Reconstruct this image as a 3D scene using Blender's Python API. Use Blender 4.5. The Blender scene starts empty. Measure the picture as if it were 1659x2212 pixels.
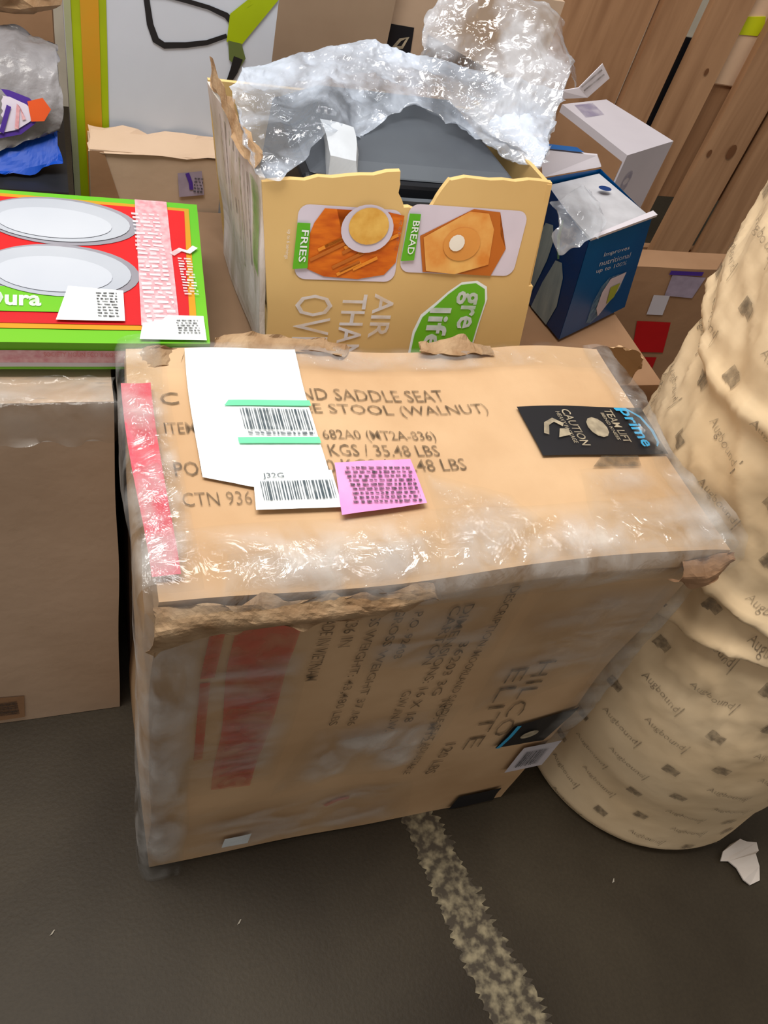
import bpy, bmesh, math, random
from mathutils import Vector, Matrix, noise
from mathutils.geometry import tessellate_polygon

S = bpy.context.scene
COL = S.collection
# ------------------------------------------------------------------ camera
cd = bpy.data.cameras.new('camera'); cam = bpy.data.objects.new('camera', cd); COL.objects.link(cam)
cd.sensor_fit = 'VERTICAL'; cd.sensor_height = 36; cd.lens = 1780 / 2212 * 36
cd.clip_start = 0.02
cam.matrix_world = Matrix(((0.93943087, 0.062753, -0.33694466, -0.05414122),
                           (-0.26180451, 0.76585762, -0.58729933, -0.4450977),
                           (0.22119684, 0.63994075, 0.73589931, 1.44746715), (0, 0, 0, 1)))
S.camera = cam
# ------------------------------------------------------------------ world, lights, exposure
w = bpy.data.worlds.new('world'); S.world = w; w.use_nodes = True
bg = w.node_tree.nodes['Background']; bg.inputs[0].default_value = (1.0, 0.93, 0.85, 1); bg.inputs[1].default_value = 0.37

def area(name, loc, rot, sx, sy, power, col=(1, .955, .89)):
    l = bpy.data.lights.new(name, 'AREA'); l.shape = 'RECTANGLE'; l.size = sx; l.size_y = sy; l.energy = power; l.color = col
    o = bpy.data.objects.new(name, l); COL.objects.link(o); o.location = loc; o.rotation_euler = rot
    return o
area('ceiling_lamp', (-0.3, 0.1, 2.85), (math.radians(6), math.radians(-6), 0), 1.3, .6, 52)
for x, y, r in ((-1.6, 0.4, .3), (-0.3, 1.5, .3), (1.0, 0.7, .3)):
    area('tube_lamp', (x, y, 3.1), (0, 0, r), 1.5, 0.05, 10, (.95, .98, 1))
S.view_settings.view_transform = 'Standard'; S.view_settings.look = 'None'
S.view_settings.exposure = 0.0; S.view_settings.gamma = 1; S.view_settings.use_curve_mapping = False

# ------------------------------------------------------------------ materials
def srgb(r, g, b):
    f = lambda c: (c / 255 / 12.92) if c / 255 <= .04045 else ((c / 255 + .055) / 1.055) ** 2.4
    return (f(r), f(g), f(b), 1)
MATS = {}
def mat(name, col, rough=.7, noise_amt=.12, scale=8, col2=None, bump=0, bscale=60, stretch=(1, 1, 1), spec=.3, streak=None):
    if name in MATS: return MATS[name]
    m = bpy.data.materials.new(name); m.use_nodes = True; nt = m.node_tree; N = nt.nodes; L = nt.links
    b = N['Principled BSDF']; b.inputs['Roughness'].default_value = rough
    b.inputs['Specular IOR Level'].default_value = spec
    tc = N.new('ShaderNodeTexCoord'); mp = N.new('ShaderNodeMapping'); mp.inputs['Scale'].default_value = stretch
    L.new(tc.outputs['Object'], mp.inputs[0])
    n = N.new('ShaderNodeTexNoise'); n.inputs['Scale'].default_value = scale; n.inputs['Detail'].default_value = 5
    L.new(mp.outputs[0], n.inputs['Vector'])
    r = N.new('ShaderNodeMapRange'); r.inputs[1].default_value = .32; r.inputs[2].default_value = .68
    L.new(n.outputs['Fac'], r.inputs[0])
    mx = N.new('ShaderNodeMix'); mx.data_type = 'RGBA'; L.new(r.outputs[0], mx.inputs['Factor'])
    c2 = col2 if col2 else tuple(c * (1 - noise_amt * 1.6) for c in col[:3]) + (1,)
    mx.inputs['A'].default_value = col; mx.inputs['B'].default_value = c2
    L.new(mx.outputs['Result'], b.inputs['Base Color'])
    if bump:
        n2 = N.new('ShaderNodeTexNoise'); n2.inputs['Scale'].default_value = bscale; n2.inputs['Detail'].default_value = 4
        L.new(mp.outputs[0], n2.inputs['Vector'])
        bp = N.new('ShaderNodeBump'); bp.inputs['Strength'].default_value = bump; bp.inputs['Distance'].default_value = .004
        L.new(n2.outputs['Fac'], bp.inputs['Height']); L.new(bp.outputs[0], b.inputs['Normal'])
    MATS[name] = m
    return m
def film_mat(name, milk=(.05, .5), tint=(.9, .92, .95, 1), gloss=.16, scale=(14, 14, 14), rough=.1, nscale=1.0, bump=.6, bscale=30):
    m = bpy.data.materials.new(name); m.use_nodes = True; nt = m.node_tree; N = nt.nodes; L = nt.links
    N.remove(N['Principled BSDF']); out = N['Material Output']
    tc = N.new('ShaderNodeTexCoord'); mp = N.new('ShaderNodeMapping'); mp.inputs['Scale'].default_value = scale
    L.new(tc.outputs['Object'], mp.inputs[0])
    n = N.new('ShaderNodeTexNoise'); n.inputs['Scale'].default_value = nscale; n.inputs['Detail'].default_value = 6; n.inputs['Distortion'].default_value = .6
    L.new(mp.outputs[0], n.inputs['Vector'])
    r = N.new('ShaderNodeMapRange'); r.inputs[1].default_value = .38; r.inputs[2].default_value = .68
    r.inputs[3].default_value = milk[0]; r.inputs[4].default_value = milk[1]
    L.new(n.outputs['Fac'], r.inputs[0])
    tr = N.new('ShaderNodeBsdfTransparent'); tr.inputs[0].default_value = (.96, .97, .98, 1)
    df = N.new('ShaderNodeBsdfDiffuse'); df.inputs[0].default_value = tint
    m1 = N.new('ShaderNodeMixShader'); L.new(r.outputs[0], m1.inputs[0]); L.new(tr.outputs[0], m1.inputs[1]); L.new(df.outputs[0], m1.inputs[2])
    gl = N.new('ShaderNodeBsdfGlossy'); gl.inputs['Roughness'].default_value = rough
    n2 = N.new('ShaderNodeTexNoise'); n2.inputs['Scale'].default_value = bscale; n2.inputs['Detail'].default_value = 4; n2.inputs['Distortion'].default_value = 1.2
    L.new(tc.outputs['Object'], n2.inputs['Vector'])
    bp = N.new('ShaderNodeBump'); bp.inputs['Strength'].default_value = bump; bp.inputs['Distance'].default_value = .01
    L.new(n2.outputs['Fac'], bp.inputs['Height']); L.new(bp.outputs[0], gl.inputs['Normal'])
    at = N.new('ShaderNodeAttribute'); at.attribute_name = 'fade'
    ms = N.new('ShaderNodeMath'); ms.operation = 'MULTIPLY'; L.new(r.outputs[0], ms.inputs[0]); L.new(at.outputs['Fac'], ms.inputs[1]); L.new(ms.outputs[0], m1.inputs[0])
    mg = N.new('ShaderNodeMath'); mg.operation = 'MULTIPLY'; mg.inputs[0].default_value = gloss; L.new(at.outputs['Fac'], mg.inputs[1])
    m2 = N.new('ShaderNodeMixShader'); L.new(mg.outputs[0], m2.inputs[0])
    L.new(m1.outputs[0], m2.inputs[1]); L.new(gl.outputs[0], m2.inputs[2]); L.new(m2.outputs[0], out.inputs[0])
    return m
def ink_mat(name, col, cover=.75, scale=90):
    """worn printing ink: lets some of the surface below show through"""
    m = bpy.data.materials.new(name); m.use_nodes = True; nt = m.node_tree; N = nt.nodes; L = nt.links
    b = N['Principled BSDF']; b.inputs['Base Color'].default_value = col; b.inputs['Roughness'].default_value = .7
    n = N.new('ShaderNodeTexNoise'); n.inputs['Scale'].default_value = scale
    tc = N.new('ShaderNodeTexCoord'); L.new(tc.outputs['Object'], n.inputs['Vector'])
    r = N.new('ShaderNodeMapRange'); r.inputs[1].default_value = .3; r.inputs[2].default_value = .7
    r.inputs[3].default_value = max(0, cover - .3); r.inputs[4].default_value = min(1, cover + .2)
    L.new(n.outputs['Fac'], r.inputs[0]); L.new(r.outputs[0], b.inputs['Alpha'])
    return m

KRAFT = mat('kraft_board', srgb(208, 174, 136), .62, .16, 5, srgb(186, 150, 112), .25, 30)
KRAFT_B = mat('kraft_board_pinkish', srgb(202, 176, 152), .7, .1, 4, srgb(184, 158, 134), .2, 25)
KRAFT_D = mat('kraft_board_brown', srgb(168, 130, 98), .75, .12, 5, srgb(146, 110, 80), .2, 25)
TORN = mat('torn_paper', srgb(176, 148, 116), .8, .2, 30, srgb(140, 108, 76), .6, 90)
PAPER = mat('wrapping_paper', srgb(234, 210, 174), .7, .08, 5, srgb(220, 192, 152), .35, 14)
GOLD = mat('golden_board', srgb(222, 188, 126), .6, .06, 4, srgb(208, 172, 112))
WHITE = mat('white_label', srgb(240, 246, 248), .45, .03, 10)
OFFW = mat('off_white_board', srgb(205, 212, 226), .5, .06, 6)
PLATEW = mat('plate_print', srgb(182, 187, 196), .6, .1, 3, srgb(160, 166, 178))
PLATEI = mat('plate_well_print', srgb(192, 197, 206), .6, .1, 3, srgb(176, 182, 194))
PLATES = mat('plate_rim_print', srgb(150, 148, 158), .6)
WHITEBOX = mat('white_carton', srgb(206, 200, 208), .6, .06, 6)
RED = mat('red_print', srgb(215, 30, 32), .45, .1, 3, srgb(188, 30, 38))
GREEN = mat('green_print', srgb(86, 180, 40), .45, .1, 3, srgb(110, 180, 40))
LIME = mat('lime_print', srgb(168, 190, 10), .5, .1, 6, srgb(150, 168, 10))
OLIVE = mat('olive_print', srgb(188, 148, 40), .5, .1, 10, srgb(206, 140, 30))
MINT = mat('mint_print', srgb(120, 235, 175), .5)
PINK = mat('pink_label', srgb(238, 160, 210), .5, .08, 30, srgb(224, 140, 200))
PALEPINK = mat('pale_pink_print', srgb(222, 180, 186), .5, .1, 120, srgb(205, 140, 150))
BLACK = mat('black_tape', srgb(34, 34, 38), .4, .1, 10)
BLACKP = mat('black_plastic', srgb(30, 32, 38), .35, .1, 10)
DGREY = mat('dark_grey_plastic', srgb(82, 88, 96), .4, .1, 6, srgb(66, 70, 78))
BLUE = mat('blue_print', srgb(0, 92, 160), .35, .12, 6, srgb(0, 72, 140))
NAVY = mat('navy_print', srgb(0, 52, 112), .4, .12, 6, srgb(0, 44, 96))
SKYB = mat('light_blue_print', srgb(60, 170, 220), .5)
BLUEC = mat('blue_cloth', srgb(0, 70, 180), .5)
BOTTLE = mat('bottle_print', srgb(120, 140, 150), .5, .2, 10, srgb(150, 166, 172), stretch=(6, 6, .5))
ORANGE = mat('fries_print', srgb(226, 122, 30), .5, .3, 30, srgb(190, 84, 20), stretch=(1, 1, 4))
ORANGE2 = mat('fries_light_print', srgb(240, 150, 50), .5)
TOAST = mat('toast_print', srgb(240, 190, 110), .5, .2, 28, srgb(222, 140, 60))
CRUST = mat('crust_print', srgb(196, 110, 40), .5)
DIP = mat('dip_print', srgb(232, 190, 100), .5, .2, 60, srgb(214, 160, 70))
LILAC = mat('lilac_print', srgb(222, 214, 232), .5)
BUTTER = mat('butter_print', srgb(250, 246, 236), .4)
PURPLE = mat('purple_print', srgb(80, 50, 150), .5)
REDTAPE = mat('red_tape', srgb(222, 38, 66), .25, .3, 40, srgb(225, 120, 130))
ORANGEP = mat('orange_print', srgb(226, 90, 40), .5)
YELLOW = mat('yellow_sticker', srgb(222, 232, 30), .5)
FOAM = mat('foam_white', srgb(196, 202, 210), .7, .1, 20)
LINER = mat('grey_liner', srgb(190, 190, 196), .7, .25, 8, srgb(120, 118, 122))
INK = ink_mat('ink_black', srgb(70, 56, 38), .62)
INK_G = ink_mat('ink_grey', srgb(90, 80, 66), .55)
INK_R = ink_mat('ink_red', srgb(205, 96, 76), .5, 26)
INK_W = ink_mat('ink_white', srgb(226, 226, 232), .75, 40)
INK_K = ink_mat('ink_charcoal', srgb(50, 50, 54), .8, 300)
INK_BAR = ink_mat('ink_bar', srgb(60, 75, 85), .85)
GOLDINK = ink_mat('ink_beige', srgb(190, 176, 150), .7, 60)
FILM = film_mat('stretch_film', (.0, .32), tint=(.74, .74, .74, 1), gloss=.08, scale=(9, 9, 22))
FILM_E = film_mat('stretch_film_edge', (.02, .5), tint=(.74, .73, .72, 1), gloss=.1, scale=(16, 16, 10), bump=.8)
BUBBLE = film_mat('bag_film', (.12, .82), tint=(.68, .76, .9, 1), gloss=.11, scale=(9, 9, 9), bump=.7, bscale=22)
BUBBLE2 = film_mat('bag_film_clear', (.0, .55), tint=(.7, .74, .82, 1), gloss=.12, scale=(10, 10, 8), bump=.5, bscale=24)
FILM_L = film_mat('soft_film', (.0, .3), tint=(.6, .58, .55, 1), gloss=.025, scale=(12, 12, 12))

def wood_mat():
    m = bpy.data.materials.new('crate_wood'); m.use_nodes = True; nt = m.node_tree; N = nt.nodes; L = nt.links
    b = N['Principled BSDF']; b.inputs['Roughness'].default_value = .65
    tc = N.new('ShaderNodeTexCoord'); mp = N.new('ShaderNodeMapping'); mp.inputs['Scale'].default_value = (14, 14, 1.2)
    L.new(tc.outputs['Object'], mp.inputs[0])
    oi = N.new('ShaderNodeObjectInfo'); ad = N.new('ShaderNodeVectorMath'); ad.operation = 'ADD'
    L.new(mp.outputs[0], ad.inputs[0])
    mu = N.new('ShaderNodeMath'); mu.operation = 'MULTIPLY'; mu.inputs[1].default_value = 20; L.new(oi.outputs['Random'], mu.inputs[0]); L.new(mu.outputs[0], ad.inputs[1])
    n = N.new('ShaderNodeTexNoise'); n.inputs['Scale'].default_value = 1.6; n.inputs['Detail'].default_value = 6; n.inputs['Distortion'].default_value = .8
    L.new(ad.outputs[0], n.inputs['Vector'])
    cr = N.new('ShaderNodeValToRGB'); e = cr.color_ramp.elements
    e[0].position = .3; e[0].color = srgb(152, 110, 76); e[1].position = .7; e[1].color = srgb(188, 144, 106)
    L.new(n.outputs['Fac'], cr.inputs[0]); L.new(cr.outputs[0], b.inputs['Base Color'])
    return m
WOOD = wood_mat()
KNOT = mat('wood_knot', srgb(120, 78, 48), .7)

# ------------------------------------------------------------------ helpers
def link(name, me, m, parent=None):
    o = bpy.data.objects.new(name, me); COL.objects.link(o)
    if m is not None:
        me.materials.clear(); me.materials.append(m)
    if parent: o.parent = parent
    return o
def from_py(name, vs, fs, m, parent=None, smooth=False, fade=None):
    me = bpy.data.meshes.new(name); me.from_pydata([tuple(v) for v in vs], [], fs); me.update()
    if m is not None and 'film' in m.name:      # how much film is left at each point
        at = me.attributes.new('fade', 'FLOAT', 'POINT')
        at.data.foreach_set('value', fade if fade else [1.0] * len(vs))
    if smooth:
        for p in me.polygons: p.use_smooth = True
    return link(name, me, m, parent)
def tag(o, label, cat, group=None, kind=None):
    o['label'] = label; o['category'] = cat
    if group: o['group'] = group
    if kind: o['kind'] = kind
    return o
def thing(name, label, cat, loc=(0, 0, 0), group=None):
    """an Empty at the base; parts are modelled in world coordinates and shifted back by finish()"""
    o = bpy.data.objects.new(name, None); COL.objects.link(o); o.location = loc; o.empty_display_size = .05
    return tag(o, label, cat, group)
def finish(t):
    off = Vector(t.location)
    for c in [c for c in bpy.data.objects if c.parent == t]:
        if c.type == 'MESH':
            c.data.transform(Matrix.Translation(-off))
        for g in [g for g in bpy.data.objects if g.parent == c]:
            g.data.transform(Matrix.Translation(-off))
def part_label(o, label): o['label'] = label; return o

def nvec(p, f=6., s=0.):
    q = Vector((p[0] * f + s, p[1] * f + s * 1.7, p[2] * f - s))
    return noise.noise_vector(q)
def ridged(p, f, s=0., oct=4):
    a = 0; amp = 1; q = Vector(p) * f + Vector((s, s, s))
    for i in range(oct):
        a += amp * (1 - abs(noise.noise(q)) * 2); q = q * 2.1; amp *= .5
    return a / 1.9 - .5

class Box:
    """eight corners (base FL FR BR BL, top FL FR BR BL), slightly uneven faces"""
    def __init__(s, base, top, amp=.003, freq=6, seed=0):
        s.b = [Vector(v) for v in base]; s.t = [Vector(v) for v in top]; s.amp = amp; s.f = freq; s.s = seed
    def P(s, u, v, w):
        lo = (s.b[0] * (1 - u) + s.b[1] * u) * (1 - v) + (s.b[3] * (1 - u) + s.b[2] * u) * v
        hi = (s.t[0] * (1 - u) + s.t[1] * u) * (1 - v) + (s.t[3] * (1 - u) + s.t[2] * u) * v
        p = lo * (1 - w) + hi * w
        return p + nvec(p, s.f, s.s) * s.amp
    def face(s, which):
        f = {'top': lambda a, b: s.P(a, b, 1), 'bottom': lambda a, b: s.P(a, 1 - b, 0), 'front': lambda a, b: s.P(a, 0, b),
             'back': lambda a, b: s.P(1 - a, 1, b), 'left': lambda a, b: s.P(0, 1 - a, b), 'right': lambda a, b: s.P(1, a, b)}[which]
        return lambda a, b, off=0.0: surf_off(f, a, b, off)
def surf_off(f, a, b, off):
    p = f(a, b)
    if off == 0: return p
    e = .01
    n = (f(a + e, b) - f(a - e, b)).cross(f(a, b + e) - f(a, b - e))
    return p + n.normalized() * off
def box_mesh(name, B, m, parent=None, n=(24, 12, 20), skip=(), bevel=0):
    bm = bmesh.new()
    dims = {'top': (n[0], n[1]), 'bottom': (n[0], n[1]), 'front': (n[0], n[2]), 'back': (n[0], n[2]), 'left': (n[1], n[2]), 'right': (n[1], n[2])}
    for k, (na, nb) in dims.items():
        if k in skip: continue
        f = B.face(k)
        g = [[bm.verts.new(f(i / na, j / nb)) for i in range(na + 1)] for j in range(nb + 1)]
        for j in range(nb):
            for i in range(na): bm.faces.new((g[j][i], g[j][i + 1], g[j + 1][i + 1], g[j + 1][i]))
    bmesh.ops.remove_doubles(bm, verts=bm.verts, dist=.0005)
    me = bpy.data.meshes.new(name); bm.to_mesh(me); bm.free()
    return link(name, me, m, parent)
def decal(name, f, quad, m, parent, off=.0015, n=(12, 12), disp=0, seed=0, th=0):
    """flat print or sticker: quad of (a,b) corners BL BR TR TL on surface f"""
    na, nb = n; vs = []; fs = []
    for j in range(nb + 1):
        for i in range(na + 1):
            u, v = i / na, j / nb
            a = (quad[0][0] * (1 - u) + quad[1][0] * u) * (1 - v) + (quad[3][0] * (1 - u) + quad[2][0] * u) * v
            b = (quad[0][1] * (1 - u) + quad[1][1] * u) * (1 - v) + (quad[3][1] * (1 - u) + quad[2][1] * u) * v
            p = f(a, b, off)
            if disp: p = f(a, b, off + disp * max(0, ridged(p, 14, seed) + .4))
            vs.append(p)
    for j in range(nb):
        for i in range(na):
            k = j * (na + 1) + i; fs.append((k, k + 1, k + na + 2, k + na + 1))
    fade = None
    if disp and 'film' in m.name:
        fade = []
        for j in range(nb + 1):
            for i in range(na + 1):
                e = min(i, na - i) / na; g = min(j, nb - j) / nb
                fade.append(max(0, min(1, 5 * min(e, g) * (1 + noise.noise(vs[j * (na + 1) + i] * 18)) - .12)))
    return from_py(name, vs, fs, m, parent, smooth=disp > 0, fade=fade)
def poly(name, f, pts, m, parent, off=.002):
    me = bpy.data.meshes.new(name); bm = bmesh.new()
    fc = bm.faces.new([bm.verts.new((a, b, 0)) for a, b in pts])
    bmesh.ops.triangulate(bm, faces=[fc], ngon_method='EAR_CLIP')
    bmesh.ops.subdivide_edges(bm, edges=bm.edges, cuts=2, use_grid_fill=True)
    for v in bm.verts: v.co = f(v.co.x, v.co.y, off)
    bm.normal_update(); bm.to_mesh(me); bm.free()
    return link(name, me, m, parent)
def ellipse(cx, cy, rx, ry, n=28, rot=0, a0=0, a1=360):
    r = math.radians(rot); out = []
    for i in range(n):
        t = math.radians(a0 + (a1 - a0) * i / n); x, y = rx * math.cos(t), ry * math.sin(t)
        out.append((cx + x * math.cos(r) - y * math.sin(r), cy + x * math.sin(r) + y * math.cos(r)))
    return out
_cache = {}
def text_shape(body, bold=0.0):
    k = (body, bold)
    if k not in _cache: _cache[k] = _text_shape(body, bold)
    return _cache[k]
def _text_shape(body, bold=0.0):
    c = bpy.data.curves.new('t', 'FONT'); c.body = body; c.resolution_u = 2; c.offset = bold
    o = bpy.data.objects.new('t', c); COL.objects.link(o)
    bpy.context.view_layer.update()
    me = bpy.data.meshes.new_from_object(o.evaluated_get(bpy.context.evaluated_depsgraph_get()))
    bpy.data.objects.remove(o); bpy.data.curves.remove(c)
    xs = [v.co.x for v in me.vertices]; ys = [v.co.y for v in me.vertices]
    x0, x1, y0, y1 = min(xs), max(xs), min(ys), max(ys)
    vs = [((v.co.x - x0) / (x1 - x0), (v.co.y - y0) / (y1 - y0)) for v in me.vertices]
    fs = [tuple(p.vertices) for p in me.polygons]
    bpy.data.meshes.remove(me)
    return vs, fs
def text(f, items, m, parent, off=.0022, name='printed_text'):
    """items: (string, quad BL BR TR TL in surface coordinates); one mesh"""
    o = None
    for it in items:
        body, q = it[0], it[1]; V = []
        vs, fs = text_shape(body, it[2] if len(it) > 2 else .006)
        for u, v in vs:
            a = (q[0][0] * (1 - u) + q[1][0] * u) * (1 - v) + (q[3][0] * (1 - u) + q[2][0] * u) * v
            b = (q[0][1] * (1 - u) + q[1][1] * u) * (1 - v) + (q[3][1] * (1 - u) + q[2][1] * u) * v
            V.append(f(a, b, off))
        o = from_py(name, V, fs, m, parent)
    return o
def hor(x0, y0, x1, y1): return [(x0, y0), (x1, y0), (x1, y1), (x0, y1)]
def down(x0, x1, ytop, ybot):
    """text reading downwards, letter tops towards +a"""
    return [(x0, ytop), (x0, ybot), (x1, ybot), (x1, ytop)]
def bars(f, x0, y0, x1, y1, n, m, parent, off=.0024, seed=1, axis=0, name='barcode', rag=0):
    rnd = random.Random(seed); V = []; F = []
    def q(a0, b0, a1, b1):
        k = len(V); V.extend([f(a0, b0, off), f(a1, b0, off), f(a1, b1, off), f(a0, b1, off)]); F.append((k, k + 1, k + 2, k + 3))
    t = 0
    while t < 1:
        wd = rnd.choice((.3, .5, .9)) / n; g = rnd.choice((.3, .5, .6)) / n; rr = rag * rnd.random()
        if axis == 0: q(x0 + (x1 - x0) * t, y0 + rr * (y1 - y0), x0 + (x1 - x0) * min(1, t + wd), y1)
        else: q(x0 + rr * (x1 - x0), y0 + (y1 - y0) * t, x1, y0 + (y1 - y0) * min(1, t + wd))
        t += wd + g
    return from_py(name, V, F, m, parent)
def scribbles(f, x0, y0, x1, y1, rows, m, parent, off=.0024, seed=1, name='printed_text', cols=10):
    """tiny illegible print: rows of small word blocks"""
    rnd = random.Random(seed); V = []; F = []
    for r in range(rows):
        b0 = y0 + (y1 - y0) * (r + .2) / rows; b1 = y0 + (y1 - y0) * (r + .75) / rows; t = rnd.random() * .05
        while t < 1:
            wd = rnd.uniform(.4, 1.1) / cols
            a0 = x0 + (x1 - x0) * t; a1 = x0 + (x1 - x0) * min(1, t + wd); k = len(V)
            s = (b1 - b0) * rnd.uniform(-.2, .3)
            V.extend([f(a0, b0 + s, off), f(a1, b0, off), f(a1, b1 - abs(s), off), f(a0, b1, off)]); F.append((k, k + 1, k + 2, k + 3))
            t += wd + rnd.uniform(.2, .45) / cols
    o = from_py(name, V, F, m, parent); o['kind'] = 'stuff'; return o
def ribbon(f, pts, wid, m, parent, off=.0026, name='printed_line'):
    V = []; F = []
    for i, (a, b) in enumerate(pts):
        a0, b0 = pts[max(0, i - 1)]; a1, b1 = pts[min(len(pts) - 1, i + 1)]
        dx, dy = a1 - a0, b1 - b0; l = math.hypot(dx, dy) or 1; ww = wid[i] if isinstance(wid, (list, tuple)) else wid
        V += [f(a - dy / l * ww, b + dx / l * ww, off), f(a + dy / l * ww, b - dx / l * ww, off)]
    for i in range(len(pts) - 1): F.append((2 * i, 2 * i + 1, 2 * i + 3, 2 * i + 2))
    return from_py(name, V, F, m, parent)
def catmull(P, t):
    n = len(P) - 1; x = t * n; i = min(int(x), n - 1); u = x - i
    p0, p1, p2, p3 = P[max(i - 1, 0)], P[i], P[i + 1], P[min(i + 2, n)]
    return .5 * ((2 * p1) + (p2 - p0) * u + (2 * p0 - 5 * p1 + 4 * p2 - p3) * u * u + (3 * p1 - p0 - 3 * p2 + p3) * u ** 3)
def sheet(name, rows, m, parent, n=(70, 40), amp=.01, f=16, seed=0, fine=.3, rag=.01):
    """crumpled film through rows of control points"""
    rows = [[Vector(p) for p in r] for r in rows]; nu, nv = n; vs = []; fs = []
    for j in range(nv + 1):
        v = j / nv
        for i in range(nu + 1):
            u = i / nu
            p = catmull([catmull(r, u) for r in rows], v)
            edge = min(u, 1 - u, v, 1 - v)
            d = ridged(p, f, seed) * amp + ridged(p, f * 3.1, seed + 5) * amp * fine
            p = p + Vector((.25, -.5, 1)).normalized() * d + nvec(p, f * .6, seed) * amp * .5
            if edge < .001: p = p + nvec(p, 40, seed) * rag
            vs.append(p)
    for j in range(nv):
        for i in range(nu):
            k = j * (nu + 1) + i; fs.append((k, k + 1, k + nu + 2, k + nu + 1))
    return from_py(name, vs, fs, m, parent, smooth='film' in m.name)
def slab(name, outline, thick, m, parent):
    """outline: list of 3D points on a plane, thickened by vector thick"""
    n = len(outline); vs = [Vector(p) for p in outline] + [Vector(p) + Vector(thick) for p in outline]
    bm = bmesh.new(); V = [bm.verts.new(v) for v in vs]
    if n > 4:
        for tri in tessellate_polygon([[Vector(p) for p in outline]]):
            bm.faces.new([V[k] for k in tri]); bm.faces.new([V[k + n] for k in reversed(tri)])
    else:
        bm.faces.new(V[:n]); bm.faces.new(V[n:][::-1])
    for i in range(n): bm.faces.new((V[i], V[i + n], V[(i + 1) % n + n], V[(i + 1) % n]))
    bmesh.ops.recalc_face_normals(bm, faces=bm.faces)
    me = bpy.data.meshes.new(name); bm.to_mesh(me); bm.free()
    return link(name, me, m, parent)
def AB(x0, x1, y0, y1, z0, z1, **k):
    return Box([(x0, y0, z0), (x1, y0, z0), (x1, y1, z0), (x0, y1, z0)], [(x0, y0, z1), (x1, y0, z1), (x1, y1, z1), (x0, y1, z1)], **k)
def crumple(name, c, size, m, parent, seed=0, n=14, flat=(1, 1, .5)):
    """a crumpled scrap with thickness"""
    bm = bmesh.new(); bmesh.ops.create_icosphere(bm, subdivisions=3, radius=1)
    for v in bm.verts:
        d = 1 + ridged(v.co, 1.6, seed) * .55
        v.co = Vector(c) + Vector((v.co.x * flat[0], v.co.y * flat[1], v.co.z * flat[2])) * d * size
    me = bpy.data.meshes.new(name); bm.to_mesh(me); bm.free()
    return link(name, me, m, parent)

# ================================================================== THE SETTING
def floor_mat():
    m = bpy.data.materials.new('concrete'); m.use_nodes = True; nt = m.node_tree; N = nt.nodes; L = nt.links
    b = N['Principled BSDF']; b.inputs['Roughness'].default_value = .55; b.inputs['Specular IOR Level'].default_value = .25
    tc = N.new('ShaderNodeTexCoord')
    n = N.new('ShaderNodeTexNoise'); n.inputs['Scale'].default_value = 2.2; n.inputs['Detail'].default_value = 7; n.inputs['Distortion'].default_value = .7
    n3 = N.new('ShaderNodeTexNoise'); n3.inputs['Scale'].default_value = 160; n3.inputs['Detail'].default_value = 3
    L.new(tc.outputs['Object'], n.inputs['Vector']); L.new(tc.outputs['Object'], n3.inputs['Vector'])
    cr = N.new('ShaderNodeValToRGB'); e = cr.color_ramp.elements
    e[0].position = .32; e[0].color = srgb(50, 41, 29); e[1].position = .7; e[1].color = srgb(74, 65, 51)
    L.new(n.outputs['Fac'], cr.inputs[0])
    mx = N.new('ShaderNodeMix'); mx.data_type = 'RGBA'; mx.blend_type = 'MULTIPLY'; mx.inputs['Factor'].default_value = .35
    L.new(cr.outputs[0], mx.inputs['A']); L.new(n3.outputs['Fac'], mx.inputs['B']); L.new(mx.outputs['Result'], b.inputs['Base Color'])
    bp = N.new('ShaderNodeBump'); bp.inputs['Strength'].default_value = .25; bp.inputs['Distance'].default_value = .002
    L.new(n3.outputs['Fac'], bp.inputs['Height']); L.new(bp.outputs[0], b.inputs['Normal'])
    return m
fl = AB(-3, 5, -2.5, 4, -.05, 0, amp=0)
o = box_mesh('floor', fl, floor_mat(), n=(1, 1, 1)); o['kind'] = 'structure'; part_label(o, 'stained dark concrete warehouse floor')
o = box_mesh('wall_back', AB(-3, 5, 2.6, 2.7, 0, 3.2, amp=0), mat('pale_wall', srgb(214, 204, 186), .8), n=(1, 1, 1)); o['kind'] = 'structure'
part_label(o, 'pale warehouse wall glimpsed between the crate boards')
# worn painted line on the floor
def line_mat():
    m = bpy.data.materials.new('worn_line_paint'); m.use_nodes = True; nt = m.node_tree; N = nt.nodes; L = nt.links
    b = N['Principled BSDF']; b.inputs['Roughness'].default_value = .6
    tc = N.new('ShaderNodeTexCoord')
    n = N.new('ShaderNodeTexNoise'); n.inputs['Scale'].default_value = 55; n.inputs['Detail'].default_value = 5
    L.new(tc.outputs['Object'], n.inputs['Vector'])
    cr = N.new('ShaderNodeValToRGB'); e = cr.color_ramp.elements
    e[0].position = .42; e[0].color = srgb(62, 52, 38); e[1].position = .66; e[1].color = srgb(146, 134, 106)
    L.new(n.outputs['Fac'], cr.inputs[0]); L.new(cr.outputs[0], b.inputs['Base Color'])
    return m
rnd = random.Random(4); vs = []; fs = []; nL = 120
for i in range(nL + 1):
    t = i / nL; y = .02 - t * .52; xl = .444 + .052 * (0 - y) / .35 + rnd.uniform(-.006, .005) ; xr = xl + .062 + t * .05 + rnd.uniform(-.006, .006)
    vs += [(xl, y, .0012), (xr, y, .0012)]
for i in range(nL): fs.append((2 * i, 2 * i + 2, 2 * i + 3, 2 * i + 1))
o = from_py('trim_1', vs, fs, line_mat()); o['kind'] = 'structure'; part_label(o, 'worn cream painted line on the concrete floor')

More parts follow.
